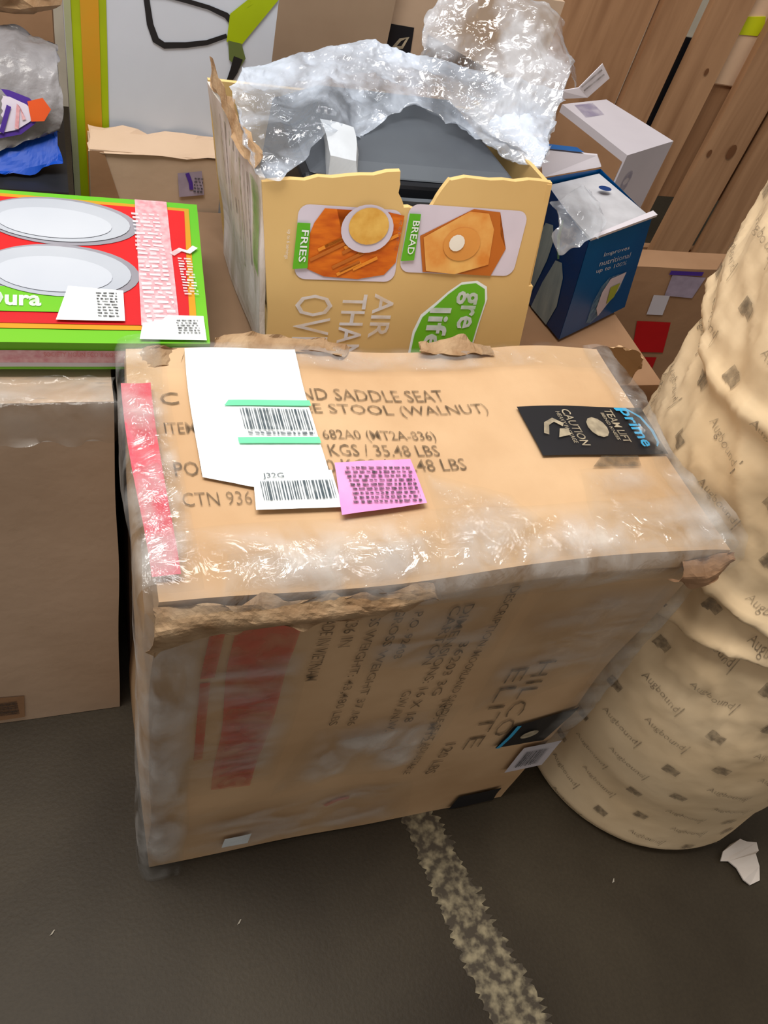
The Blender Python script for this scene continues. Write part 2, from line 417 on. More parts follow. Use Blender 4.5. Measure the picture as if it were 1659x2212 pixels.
# ================================================================== MAIN STOOL CARTON
MW, MD, MH = .65, .334, .8
t = thing('shipping_carton', 'large battered stool carton in front with white shipping labels and clear stretch film', 'box', (MW / 2, MD / 2, 0))
main = Box([(.0, 0, 0.001), (.645, 0, 0.001), (.65, MD, 0.001), (.0, MD, 0.001)],
           [(.0, 0, .792), (.645, 0, .785), (.635, MD + .005, .796), (0, MD + .005, .798)], amp=.009, freq=5, seed=3)
body = box_mesh('carton_body', main, KRAFT, t, n=(60, 30, 60))
# crushed lid plate with a lip over the front edge
lid = Box([(-.006, -.012, .770), (.662, -.012, .758), (.642, MD + .004, .784), (-.004, MD + .004, .786)],
          [(-.004, -.010, .798), (.660, -.010, .788), (.640, MD + .003, .802), (-.002, MD + .003, .804)], amp=.010, freq=5, seed=3)
box_mesh('lid', lid, KRAFT, t, n=(70, 36, 4))
top = lid.face('top'); front = main.face('front'); left = main.face('left'); right = main.face('right')
TX = lambda x: x / MW; TY = lambda y: y / MD
def topm(a, b, off=0): return top(a / MW, b / MD, off)
def frm(a, b, off=0): return front(a / MW, b / MH, off)
# printing on top
text(topm, [('MOORLAND SADDLE SEAT', hor(.095, .244, .377, .264)), ('ADJUSTABLE STOOL (WALNUT)', hor(.075, .217, .428, .238)),
            ('ITEM NO.', hor(.034, .19, .1, .207)), ('682A0 (MT2A-836)', hor(.205, .177, .338, .196)), ('16.12 KGS / 35.48 LBS', hor(.16, .157, .334, .174)),
            ('20.20 KGS / 44.48 LBS', hor(.16, .135, .361, .153)), ('PO: 26', hor(.036, .135, .09, .153)), ('CTN 936', hor(.038, .099, .108, .115), -.004), ('C', hor(.034, .235, .054, .255))], INK, t)
# labels on top
L1 = decal('shipping_label', topm, [(.062, .131), (.198, .092), (.198, .327), (.067, .327)], WHITE, t, .0045, (14, 14), .002, 2)
part_label(L1, 'overexposed white shipping label with green banded barcode')
decal('green_band', topm, [(.1, .226), (.2, .228), (.2, .237), (.106, .235)], MINT, L1, .0075, (10, 1))
decal('green_band', topm, [(.106, .171), (.198, .171), (.198, .180), (.106, .179)], MINT, L1, .0075, (10, 1))
bars(topm, .116, .19, .194, .222, 26, INK_BAR, L1, .0078, 3)
scribbles(topm, .116, .182, .194, .189, 1, INK_BAR, L1, .0078, 5, cols=14)
L2 = decal('return_label', topm, [(.108, .088), (.201, .088), (.2, .134), (.113, .134)], WHITE, t, .0075, (10, 10), .0012, 5)
bars(topm, .118, .098, .197, .121, 24, INK_BAR, L2, .0095, 8)
text(topm, [('J32G', hor(.122, .123, .145, .131))], INK_BAR, L2, .0095)
L3 = decal('pink_label', topm, [(.197, .077), (.294, .088), (.292, .147), (.205, .142)], PINK, t, .0095, (10, 10), .001, 9)
scribbles(topm, .212, .088, .288, .136, 9, INK_K, L3, .0125, 14, cols=12)
# black handling tape on top, wrapped over the right edge
L4 = decal('black_tape', topm, [(.466, .147), (.65, .147), (.655, .226), (.468, .226)], BLACK, t, .004, (16, 8), .001, 4)
def handicon(f, cx, cy, s, par, off=.0072):
    ribbon(f, [(cx - s, cy - s * .3), (cx - s * .6, cy + s * .5), (cx, cy + s * .8), (cx + s * .5, cy + s * .4)], s * .16, GOLDINK, par, off, 'printed_icon')
    poly('printed_icon', f, [(cx - s * .3, cy - s * .6), (cx + s * .6, cy - s * .4), (cx + s * .7, cy + s * .1), (cx + s * .1, cy + s * .1)], GOLDINK, par, off)
handicon(topm, .505, .185, .02, L4)
poly('printed_icon', topm, ellipse(.562, .19, .014, .016, 12), GOLDINK, L4, .0072)
text(topm, [('CAUTION', down(.524, .536, .218, .16)), ('HEAVY PACKAGE', down(.515, .521, .214, .164)), ('TEAM LIFT', down(.588, .6, .22, .166)), ('BEND KNEES', down(.580, .585, .214, .17))], GOLDINK, L4, .0072)
text(topm, [('prime', down(.607, .632, .222, .158), .02)], SKYB, L4, .0074)
ribbon(topm, [(.606, .222), (.625, .222), (.64, .208), (.645, .185), (.642, .165), (.636, .158)], [.001, .0015, .002, .0025, .002, .001], SKYB, L4, .0074, 'printed_logo')
decal('tape_stain', topm, [(.525, .128), (.595, .128), (.6, .146), (.545, .146)], INK_G, t, .004, (8, 4))
decal('red_tape', topm, [(-.004, .02), (.022, .02), (.026, .262), (-.006, .262)], REDTAPE, t, .008, (6, 30), .006, 7)
# printing on front
decal('red_print', frm, [(.082, .3), (.138, .285), (.152, .765), (.082, .765)], INK_R, t, .0025, (6, 24))
text(frm, [('WARNING', down(.09, .14, .56, .30), .02)], INK_R, t, .003)
ribbon(frm, [(.063, .76), (.062, .62)], .008, INK_R, t, .0025)
ribbon(frm, [(.06, .61), (.06, .41)], .0055, INK_R, t, .0025)
text(frm, [('MADE IN VIETNAM', down(.172, .186, .748, .588)), ('42X36 IN', down(.197, .211, .768, .665)), ('LOSS WEIGHT: 43,480 LBS', down(.222, .236, .768, .452)),
           ('GROSS WEIGHT 37,186', down(.25, .264, .745, .44)), ('P.O. 92403', down(.276, .288, .73, .62)), ('CARTON', down(.325, .339, .73, .592)), ('DIMENSIONS: 16 X 18', down(.342, .356, .728, .42)),
           ('36203 3G', down(.366, .38, .64, .49)), ('NO. MT2A', down(.388, .40, .47, .33)), ('DESCRIPTION: MOORLAND SADDLE SEAT ADJUSTABLE', down(.392, .408, .752, .225)),
           ('G.W./N.W.', down(.318, .332, .52, .40))], INK, t, .0028)
text(frm, [('HILCO', down(.515, .545, .545, .33), -.01), ('ELITE', down(.475, .503, .535, .30), -.01), ('120 LBS', down(.437, .455, .33, .212), .01)], INK, t, .0028)
L5 = decal('black_tape', frm, [(.538, .285), (.63, .275), (.652, .39), (.545, .36)], BLACK, t, .004, (10, 8), .001, 4)
ribbon(frm, [(.54, .29), (.548, .33), (.552, .365)], .004, SKYB, L5, .0075, 'printed_logo')
poly('printed_icon', frm, ellipse(.585, .325, .016, .012, 14, 30), GOLDINK, L5, .0075)
L6 = decal('white_sticker', frm, [(.118, .045), (.161, .042), (.163, .089), (.12, .087)], WHITE, t, .006, (6, 6), .001, 1)
L7 = decal('barcode_label', frm, [(.6, .155), (.672, .155), (.672, .26), (.6, .26)], WHITEBOX, t, .006, (6, 6), .001, 1)
bars(frm, .612, .175, .655, .24, 16, INK_K, L7, .0085, 6)
decal('floor_edge_tape', frm, [(.54, .006), (.63, .006), (.625, .07), (.545, .062)], BLACK, t, .004, (6, 6), .002, 3)
ribbon(frm, [(.28, .135), (.3, .15), (.32, .15)], .006, INK_R, t, .003)
# film: edge wraps, crumpled bands
def film_band(name, f, quad, m, n, off, disp, seed):
    return decal(name, f, quad, m, t, off, n, disp, seed)
def wrap(path, x0, x1, nx, m, seed, amp=.006, name='stretch_film', fr=16, axis='x', taper=0):
    vs = []; fs = []; k = len(path)
    P = [Vector(p) for p in path]
    nn = nx
    for i in range(nn + 1):
        s = x0 + (x1 - x0) * i / nn
        for j in range(k * 4 - 3):
            q = catmull(P, j / (k * 4 - 4))
            p = Vector((s, q[0], q[1])) if axis == 'x' else Vector((q[0], s, q[1])) if axis == 'y' else Vector((q[0], q[1], s))
            d = ridged(p, fr, seed) * amp + ridged(p, fr * 3, seed) * amp * .4
            p = p + nvec(p, 9, seed) * amp + Vector((.1, -.5, .7)) * d
            vs.append(p)
    w_ = k * 4 - 3
    for i in range(nn):
        for j in range(w_ - 1): fs.append((i * w_ + j, i * w_ + j + 1, (i + 1) * w_ + j + 1, (i + 1) * w_ + j))
    fade = []
    for i in range(nn + 1):
        for j in range(w_):
            e = min(i, nn - i) / nn * 6; g = min(j, w_ - 1 - j) / w_ * 4
            fade.append(max(0, min(1, min(e + .3, g) * (1 + .8 * noise.noise(vs[i * w_ + j] * 14)))))
    return from_py(name, vs, fs, m, t, smooth=True, fade=fade)
# front rim: from the top surface over the lip and down onto the face  (y, z)
wrap([(.055, .815), (.02, .817), (-.012, .812), (-.026, .79), (-.022, .765), (-.012, .74)], -.012, .67, 150, FILM_E, 11, .007)
# left top edge (x, z)
wrap([(.032, .818), (.01, .82), (-.014, .812), (-.018, .78), (-.012, .73)], -.01, .34, 70, FILM_E, 5, .007, axis='y')
# right top edge
wrap([(.61, .81), (.635, .812), (.662, .802), (.668, .77), (.662, .73)], -.012, .34, 70, FILM_E, 8, .008, axis='y')
# front left vertical edge (x, y)
wrap([(.045, -.016), (.015, -.018), (-.01, -.014), (-.016, .02), (-.012, .08)], .004, .78, 110, FILM_E, 2, .006, axis='z')
wrap([(.05, -.02), (.02, -.022), (.0, -.018), (-.012, .01)], .004, .76, 110, FILM_E, 42, .007, axis='z')
# right vertical edge
wrap([(.6, -.012), (.635, -.015), (.66, -.01), (.664, .03), (.66, .08)], .25, .77, 80, FILM, 21, .006, axis='z')
film_band('stretch_film', topm, [(.30, .0), (.45, .0), (.40, .09), (.30, .13)], FILM, (40, 30), .006, .007, 14)
film_band('stretch_film', topm, [(.06, .0), (.30, .0), (.30, .055), (.07, .04)], FILM, (50, 16), .006, .006, 24)
film_band('stretch_film', topm, [(.47, .0), (.645, .0), (.64, .14), (.50, .12)], FILM, (40, 30), .006, .007, 34)
film_band('stretch_film', topm, [(.03, .29), (.64, .29), (.635, .335), (.03, .335)], FILM, (90, 12), .005, .005, 44)
film_band('stretch_film', frm, [(.17, .24), (.40, .28), (.42, .47), (.2, .46)], FILM_E, (40, 34), .006, .009, 54)
film_band('stretch_film', frm, [(.24, .6), (.42, .6), (.42, .76), (.2, .76)], FILM, (40, 30), .006, .006, 64)
film_band('stretch_film', frm, [(.03, .02), (.45, .02), (.42, .2), (.04, .24)], FILM, (60, 30), .005, .005, 74)
film_band('stretch_film', frm, [(.03, .3), (.17, .3), (.17, .72), (.04, .72)], FILM, (30, 50), .005, .005, 84)
film_band('stretch_film', frm, [(.44, .42), (.64, .5), (.64, .74), (.44, .74)], FILM, (30, 40), .005, .005, 94)
film_band('stretch_film', topm, [(-.006, .0), (.04, .0), (.045, .28), (-.006, .28)], FILM_E, (14, 60), .014, .006, 104)
# torn corner flaps
sheet('torn_flap', [[(.0, -.014, .79), (.05, -.02, .795), (.12, -.022, .79), (.2, -.02, .787), (.28, -.018, .785)],
                    [(-.005, -.03, .765), (.05, -.032, .775), (.12, -.033, .772), (.2, -.032, .772), (.28, -.026, .775)],
                    [(-.004, -.022, .72), (.04, -.026, .745), (.11, -.028, .757), (.2, -.03, .758), (.275, -.02, .765)]], TORN, t, (60, 14), .006, 26, 3)
sheet('torn_flap', [[(.60, -.01, .775), (.63, -.015, .78), (.665, -.012, .785)], [(.60, -.025, .76), (.635, -.03, .765), (.668, -.02, .775)],
                    [(.60, -.018, .745), (.64, -.03, .742), (.672, -.018, .757)]], KRAFT_D, t, (20, 10), .006, 26, 9)
sheet('torn_flap', [[(.1, .325, .803), (.15, .325, .805), (.2, .325, .803), (.26, .325, .802)], [(.1, .345, .81), (.15, .35, .815), (.2, .348, .812), (.27, .345, .806)]], TORN, t, (40, 6), .005, 30, 13)
sheet('torn_flap', [[(.36, .325, .803), (.42, .325, .805), (.47, .325, .803)], [(.36, .342, .808), (.42, .348, .812), (.47, .342, .806)]], TORN, t, (30, 6), .005, 30, 33)
sheet('torn_flap', [[(-.002, .30, .80), (.03, .30, .806), (.06, .305, .803)], [(-.002, .332, .80), (.03, .333, .810), (.06, .332, .806)]], TORN, t, (20, 8), .006, 30, 23)
finish(t)

# ================================================================== LEFT CARTON
t = thing('shipping_carton', 'plain tan carton on the floor at the left, under the red and green box', 'box', (-.32, .5, 0))
lc = AB(-.63, -.02, .296, .72, .001, .757, amp=.005, freq=4, seed=8)
box_mesh('carton_body', lc, KRAFT_B, t, n=(30, 20, 30))
lf = lc.face('front'); lfm = lambda a, b, off=0: lf((a + .62) / .602, b / .757, off)
LB = decal('barcode_label', lfm, [(-.235, .012), (-.178, .015), (-.172, .087), (-.235, .094)], KRAFT_D, t, .002, (4, 4))
part_label(LB, 'kraft coloured label with printed barcode')
bars(lfm, -.23, .03, -.185, .075, 14, INK_K, LB, .003, 4, 1)
V = []
for yy, zz, sd, m_ in (((.34, .3, .285, .283), (.758, .762, .752, .70), 4, FILM_E),):
    sheet('stretch_film', [[(x, yy[k], zz[k]) for x in (-.62, -.42, -.22, -.1, -.015)] for k in range(4)], FILM_L, t, (80, 18), .004, 14, sd)
sheet('stretch_film', [[(x, y, .762) for x in (-.62, -.4, -.2, -.02)] for y in (.295, .31, .328)], FILM_L, t, (60, 8), .003, 14, 9)
finish(t)

# ================================================================== SUPPORT CARTON BEHIND
t = thing('shipping_carton', 'brown carton under the torn golden kitchen box, behind the stool carton', 'box', (.3, .57, 0))
sc = AB(.0, .598, .352, .785, .001, .712, amp=.003, freq=4, seed=18)
box_mesh('carton_body', sc, mat('kraft_shaded', srgb(136, 108, 84), .8, .15, 5), t, n=(40, 24, 20))  # kraft darkened to paint in the shade behind the stool carton
finish(t)
t = thing('shipping_carton', 'brown carton with a torn top flap under the blue box, behind the stool carton', 'box', (.76, .57, 0))
sc = AB(.612, .87, .41, .80, .001, .668, amp=.003, freq=4, seed=28)
box_mesh('carton_body', sc, KRAFT_D, t, n=(20, 24, 20))
sheet('torn_flap', [[(.64, .41, .668), (.70, .41, .67), (.76, .41, .67), (.80, .41, .668)], [(.63, .40, .71), (.69, .40, .735), (.75, .405, .73), (.80, .41, .70)], [(.63, .385, .745), (.68, .385, .765), (.74, .392, .762), (.79, .40, .735)]], KRAFT, t, (30, 12), .005, 26, 33)
finish(t)

# ================================================================== PLATES BOX
t = thing('dinnerware_box', 'flat red and green box with white plates printed, lying on the left carton', 'box', (-.17, .49, .76))
pb = Box([(-.46, .338, .770), (.094, .338, .770), (.114, .637, .770), (-.46, .648, .770)],
         [(-.46, .334, .812), (.094, .334, .812), (.116, .637, .812), (-.46, .652, .812)], amp=.001, seed=3)
bd = box_mesh('box_body', pb, GREEN, t, n=(20, 14, 4))
def pbm(x, y, off=0):
    v = (y - .334) / (.637 - .334 + 0.0) ; v = v
    xr = .094 + .022 * v; u = (x + .46) / (xr + .46)
    return pb.face('top')(u, v * (1.0), off)
decal('orange_panel', pbm, [(-.455, .358), (.082, .356), (.103, .622), (-.455, .634)], OLIVE, t, .0012, (10, 10))
decal('red_panel', pbm, [(-.455, .366), (.074, .364), (.096, .614), (-.455, .625)], RED, t, .002, (10, 10))
for cy, cx, rx, ry in ((.57, -.063, .088, .047), (.462, -.066, .084, .05)):
    poly('printed_plate', pbm, ellipse(cx, cy, rx + .006, ry + .006, 36, -3), PLATES, t, .003)
    poly('printed_plate', pbm, ellipse(cx - .004, cy + .0, rx, ry, 36, -3), PLATEW, t, .0042)
    poly('printed_plate', pbm, ellipse(cx - .008, cy - .008, rx * .78, ry * .7, 30, -3), PLATEI, t, .0052)
poly('printed_plate', pbm, ellipse(-.2, .5, .055, .06, 30), TOAST, t, .0055)
decal('white_strip', pbm, [(.018, .362), (.062, .362), (.074, .632), (.032, .632)], PALEPINK, t, .0035, (6, 14))
scribbles(pbm, .024, .365, .06, .6, 26, INK_W, t, .0045, 7, cols=3)
decal('white_label', pbm, [(.014, .337), (.09, .335), (.092, .38), (.05, .381)], WHITE, t, .004, (6, 6))
decal('white_label', pbm, [(.014, .337), (.062, .337), (.064, .375), (.02, .366)], WHITE, t, .0042, (6, 6))
scribbles(pbm, .058, .345, .084, .372, 6, INK_K, t, .0055, 9, cols=5)
scribbles(pbm, .074, .42, .092, .5, 14, INK_W, t, .0045, 19, cols=2)
ribbon(pbm, [(.068, .505), (.08, .517), (.09, .512), (.1, .525)], .004, INK_W, t, .0045)
decal('green_panel', pbm, [(-.455, .382), (-.07, .384), (-.04, .428), (-.455, .432)], GREEN, t, .0032, (6, 6))
text(pbm, [('Dura', hor(-.15, .392, -.09, .42), .03)], INK_W, t, .0045)
decal('white_label', pbm, [(-.075, .367), (.0, .367), (.002, .424), (-.06, .43)], WHITE, t, .0058, (6, 6))
scribbles(pbm, -.03, .372, -.006, .42, 9, INK_K, t, .0068, 29, cols=4)
pf = pb.face('front'); pfm = lambda a, b, off=0: pf((a + .46) / .554, (b - .766) / .046, off)
decal('pale_band', pfm, [(-.455, .778), (.088, .778), (.088, .80), (-.455, .80)], PALEPINK, t, .0012, (8, 2))
text(pfm, [('SOCIETY NOUN ECO & COOP WITH', hor(-.09, .79, .01, .798), .01)], INK_R, t, .002)
decal('white_band', pfm, [(-.455, .772), (.088, .772), (.088, .779), (-.455, .779)], WHITEBOX, t, .0013, (8, 1))
finish(t)

# ================================================================== TORN KITCHEN APPLIANCE BOX
t = thing('appliance_box', 'torn golden kitchen appliance box printed with fries and toast, behind the stool carton', 'box', (.36, .55, .72))
def pl(x, z, off=0): return Vector((x, .395 + (z - .72) * .18 - off, z))
rnd = random.Random(3)
outline = [(.181, .72), (.178, .80), (.157, .962)]
for x0, z0, x1, z1, k, r in ((.157, .962, .323, .985, 10, .002), (.323, .985, .327, .957, 4, .003), (.327, .957, .336, .942, 3, .003), (.336, .942, .371, .946, 5, .002),
                       (.371, .946, .391, .983, 6, .004), (.391, .983, .532, .988, 8, .0015)):
    for i in range(1, k + 1):
        u = i / k; outline.append((x0 + (x1 - x0) * u + rnd.uniform(-r, r) * .5, z0 + (z1 - z0) * u + rnd.uniform(-r, r)))
outline += [(.542, .848), (.549, .848), (.556, .76), (.56, .72)]
slab('front_panel', [pl(x, z) for x, z in outline], (0, .007, 0), GOLD, t)
def rrect(x0, z0, x1, z1, r=.014, sh=0, n=5):
    out = []
    for cx, cz, a in ((x1 - r, z1 - r, 0), (x0 + r, z1 - r, 90), (x0 + r, z0 + r, 180), (x1 - r, z0 + r, 270)):
        for i in range(n + 1):
            q = math.radians(a + 90 * i / n); x = cx + r * math.cos(q); z = cz + r * math.sin(q); out.append((x + sh * (z - z0), z))
    return out
pic = poly('printed_photo', pl, rrect(.207, .848, .341, .941, sh=-.05), LILAC, t, .001)
part_label(pic, 'printed photo of orange fries with a bowl of dip')
fr = poly('printed_fries', pl, [(.222, .862), (.245, .853), (.29, .851), (.325, .858), (.338, .875), (.338, .935), (.318, .938), (.30, .91), (.262, .905), (.25, .938), (.235, .938), (.224, .92), (.217, .895)], ORANGE, pic, .002)
r2 = random.Random(5)
for i in range(11):
    a0 = r2.uniform(.222, .29); b0 = r2.uniform(.856, .895); l = r2.uniform(.025, .05)
    ribbon(pl, [(a0, b0), (min(a0 + l, .337), b0 + l * .55)], .0022, ORANGE2 if i % 2 else CRUST, pic, .003, 'printed_fry')
poly('printed_bowl', pl, ellipse(.292, .917, .034, .030, 28), LILAC, pic, .004)
poly('printed_dip', pl, ellipse(.293, .921, .026, .023, 24), DIP, pic, .005)
pic = poly('printed_photo', pl, rrect(.345, .862, .512, .95, sh=-.03), LILAC, t, .001)
part_label(pic, 'printed photo of buttered toast')
poly('printed_crust', pl, [(.364, .911), (.378, .864), (.478, .862), (.49, .90), (.477, .918), (.468, .947), (.43, .949)], CRUST, pic, .002)
poly('printed_toast', pl, [(.369, .91), (.382, .866), (.424, .863), (.47, .878), (.465, .925), (.452, .945), (.425, .946)], TOAST, pic, .003)
poly('printed_crust', pl, ellipse(.424, .904, .026, .022, 20), mat('toast_glow', srgb(232, 160, 80), .5), pic, .004)
poly('printed_butter', pl, ellipse(.416, .906, .011, .011, 14), BUTTER, pic, .005)
for x0, x1, z0, z1, s in ((.203, .222, .862, .92, 'FRIES'), (.344, .362, .878, .939, 'BREAD')):
    g = decal('green_tag', pl, [(x0, z0), (x1, z0 + .002), (x1 - .003, z1), (x0, z1)], GREEN, t, .0035, (1, 1))
    text(pl, [(s, down(x0 + .006, x0 + .015, z1 - .008, z0 + .01), .01)], WHITE, g, .0045)
    text(pl, [('up to 6 servings', down(x0 - .012, x0 - .006, z1 - .01, z0 + .012), .0)], INK_W, t, .002)
text(pl, [('AIR', down(.318, .346, .832, .768), .01), ('THAN', down(.275, .308, .83, .735), .01), ('OVEN', down(.212, .262, .828, .722), .0)], INK_W, t, .0015)
blob = [(.378, .722), (.378, .775), (.384, .80), (.40, .818), (.413, .834), (.428, .848), (.448, .851), (.463, .843), (.468, .825), (.466, .79), (.464, .722)]
poly('green_blob', pl, [(.435 + (x - .425) * 1.12, z * 1.0 + (.003 if z > .73 else 0)) for x, z in blob], WHITE, t, .001)
gb = poly('green_blob', pl, [(.435 + (x - .425) * 1.05, z) for x, z in blob], GREEN, t, .002)
text(pl, [('gre', down(.435, .468, .84, .785), .02), ('life', down(.40, .432, .815, .75), .02)], INK_W, t, .0032)
# side, back, bottom walls
sq = [Vector(v) for v in ((.155, .442, .964), (.128, .665, .972), (.168, .665, .718), (.180, .402, .718))]
side = Box([sq[2], sq[2] + Vector((.008, 0, 0)), sq[3] + Vector((.008, 0, 0)), sq[3]], [sq[1], sq[1] + Vector((.008, 0, 0)), sq[0] + Vector((.008, 0, 0)), sq[0]], amp=.007, freq=11, seed=4)
SIDE = mat('worn_side_print', srgb(224, 216, 216), .7, .3, 7, srgb(186, 176, 160), .3, 40, stretch=(5, 5, 1))
def side_map(a, b, off=0):  # a: 0 front .. 1 back ; b: height
    lo = sq[3] * (1 - a) + sq[2] * a; hi = sq[0] * (1 - a) + sq[1] * a
    p = lo * (1 - b) + hi * b; return p + nvec(p, 11, 4) * .007 + Vector((-off, 0, 0))
vs = []; fs = []
for j in range(17):
    for i in range(17): vs.append(side_map(i / 16, j / 16))
for j in range(17):
    for i in range(17): vs.append(side_map(i / 16, j / 16) + Vector((.007, 0, 0)))
for j in range(16):
    for i in range(16):
        k = j * 17 + i; fs += [(k, k + 17, k + 18, k + 1), (k + 289, k + 290, k + 307, k + 306)]
for i in range(16):
    fs += [(272 + i, 272 + i + 289, 273 + i + 289, 273 + i), (i * 17, i * 17 + 289, (i + 1) * 17 + 289, (i + 1) * 17), (i * 17 + 16, (i + 1) * 17 + 16, (i + 1) * 17 + 16 + 289, i * 17 + 16 + 289)]
sp = from_py('side_panel', vs, fs, SIDE, t); part_label(sp, 'worn greyish white side with green print')
for i in range(9):
    ribbon(side_map, [(.12 + i * .085, .93), (.12 + i * .085, .35 + (i % 3) * .1)], .012 if i % 2 else .006, INK_G if i % 3 else ink_mat('ink_olive%d' % i, srgb(130, 140, 80), .5), t, .0012)
decal('green_patch', side_map, [(.02, .5), (.15, .5), (.15, .95), (.02, .95)], ink_mat('ink_green', srgb(120, 170, 60), .5, 20), t, .0014, (4, 8))
sheet('torn_flap', [[(.148, .45, .965), (.135, .56, .972), (.128, .665, .972)], [(.16, .45, .985), (.14, .57, .99), (.13, .67, .995)]], TORN, t, (24, 6), .006, 30, 5)
slab('side_panel', [(.532, .442, .985), (.525, .70, .97), (.556, .70, .72), (.56, .402, .72)], (-.007, 0, 0), GOLD, t)
slab('back_panel', [(.13, .70, .96), (.525, .70, .96), (.556, .70, .72), (.17, .70, .72)], (0, -.007, 0), GOLD, t)
slab('base_panel', [(.18, .40, .718), (.555, .40, .718), (.55, .70, .718), (.17, .70, .718)], (0, 0, .006), GOLD, t)
finish(t)
# the appliance in the box
t = thing('kitchen_appliance', 'dark grey and black countertop appliance sunk in the golden box', 'appliance', (.36, .56, .73))
ap = Box([(.205, .455, .728), (.52, .455, .728), (.515, .685, .728), (.20, .685, .728)], [(.215, .475, .955), (.515, .475, .955), (.50, .685, .955), (.215, .685, .955)], amp=0)
o = box_mesh('housing', ap, BLACKP, t, n=(4, 4, 4))
bv = o.modifiers.new('b', 'BEVEL'); bv.width = .008; bv.segments = 3; bv.limit_method = 'ANGLE'
ld = Box([(.222, .478, .955), (.512, .478, .955), (.50, .68, .955), (.222, .68, .955)], [(.25, .50, .966), (.50, .50, .966), (.46, .66, .985), (.27, .66, .985)], amp=0)
o = box_mesh('lid', ld, DGREY, t, n=(2, 2, 2)); part_label(o, 'dark grey lid with sloping faces')
bv = o.modifiers.new('b', 'BEVEL'); bv.width = .004; bv.segments = 2; bv.limit_method = 'ANGLE'
box_mesh('front_band', AB(.225, .505, .449, .457, .925, .945, amp=0), DGREY, t, n=(1, 1, 1))
finish(t)
fb = Box([(.243, .462, .95), (.285, .462, .95), (.29, .51, .967), (.25, .52, .967)], [(.243, .472, .982), (.278, .475, .978), (.285, .53, .993), (.242, .535, .996)], amp=.004, freq=20)
o = box_mesh('foam_block', fb, FOAM, None, n=(6, 6, 5))
tag(o, 'pale foam corner block resting on the dark appliance under the plastic bag', 'packaging')
F0 = [(.145, .55, .992), (.154, .435, .975), (.198, .45, .978), (.239, .50, .999), (.302, .55, .975), (.386, .60, .992), (.448, .56, .99), (.498, .52, .978), (.538, .49, .985)]
F1 = [(.145, .60, .992), (.158, .52, .985), (.202, .53, .990), (.254, .57, 1.01), (.319, .62, .997), (.391, .65, 1.003), (.463, .62, 1.005), (.516, .57, 1.003), (.562, .53, .994)]
F2 = [(.168, .66, .990), (.183, .62, .990), (.234, .64, 1.0), (.287, .66, 1.01), (.336, .68, 1.012), (.397, .68, 1.012), (.475, .66, 1.011), (.548, .64, 1.009), (.601, .60, 1.0)]
F3 = [(.187, .70, .972), (.222, .70, .987), (.255, .71, .995), (.30, .72, 1.008), (.351, .72, 1.021), (.401, .72, 1.013), (.48, .72, 1.011), (.569, .71, 1.003), (.659, .70, .993)]
F4 = [(x, y + .03, z - .05) for x, y, z in F3]
t = thing('plastic_bag', 'crumpled shiny clear plastic bag spilling out of the golden appliance box', 'bag', (.36, .6, .97))
sheet('bag_skin', [F0, F1, F2, F3, F4], BUBBLE, t, (180, 90), .013, 12, 2, .5)
G0 = [(.404, .60, 1.016), (.451, .58, .999), (.49, .54, .99), (.522, .52, .985), (.547, .50, .985)]
G1 = [(.397, .64, 1.039), (.458, .63, 1.026), (.507, .60, 1.014), (.549, .58, 1.0), (.576, .56, .995)]
G2 = [(.407, .68, 1.058), (.46, .67, 1.063), (.515, .66, 1.056), (.568, .64, 1.046), (.603, .62, 1.04)]
G3 = [(.432, .72, 1.075), (.465, .71, 1.094), (.515, .70, 1.099), (.574, .68, 1.091), (.632, .66, 1.058)]
G4 = [(.447, .74, 1.093), (.479, .74, 1.103), (.535, .74, 1.105), (.604, .72, 1.098), (.669, .68, 1.014)]
o = sheet('bag_mouth', [G0, G1, G2, G3, G4], BUBBLE2, t, (110, 100), .013, 11, 7, .5); part_label(o, 'clearer raised end of the bag')
slab('tape_tag', [(.733, .74, 1.030), (.755, .74, 1.011), (.730, .74, .978), (.672, .735, .972), (.676, .735, .985), (.708, .74, .991)], (0, .002, 0), WHITEBOX, t)
for q0, q1 in (((.718, .988), (.742, 1.016)), ((.711, .993), (.735, 1.022))):
    ribbon(lambda a, b, off=0: Vector((a, .7385, b)), [q0, q1], .0015, INK_G, t)
finish(t)

# ================================================================== BLUE BOX
t = thing('lamp_box', 'open blue box printed with white tubes, right of the golden appliance box', 'box', (.78, .63, .674))
bb = Box([(.712, .520, .674), (.892, .613, .674), (.855, .762, .674), (.682, .70, .674)],
         [(.674, .506, .868), (.829, .584, .868), (.805, .735, .868), (.672, .685, .868)], amp=.0015, seed=6)
box_mesh('box_body', bb, BLUE, t, n=(10, 10, 10), skip=('top',))
bl = bb.face('left'); br_ = bb.face('front')
blm = lambda a, b, off=0: bl(1 - a, b, off)      # a: 0 near edge .. 1 far
brm = lambda a, b, off=0: br_(a, b, off)
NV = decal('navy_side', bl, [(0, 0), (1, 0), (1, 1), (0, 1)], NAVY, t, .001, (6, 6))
poly('printed_tube', bl, [(.50, 0), (.78, 0), (.84, .25), (.80, .52), (.72, .62), (.62, .58), (.54, .3)], BOTTLE, t, .002)
poly('printed_tube', bl, [(.1, 0), (.42, 0), (.5, .5), (.5, .7), (.42, .8), (.3, .75), (.2, .4)], BOTTLE, t, .002)
ribbon(bl, [(.66, .62), (.56, .78), (.55, .93)], [.015, .03, .008], mat('leaf_print', srgb(90, 140, 110), .5), t, .003)
text(brm, [('Improves', [(.3, .775), (.72, .745), (.72, .80), (.3, .83)], 0), ('nutritional', [(.27, .70), (.78, .66), (.78, .715), (.27, .755)], 0), ('up to 100%', [(.25, .625), (.75, .58), (.75, .635), (.25, .68)], 0)], INK_W, t, .0015)
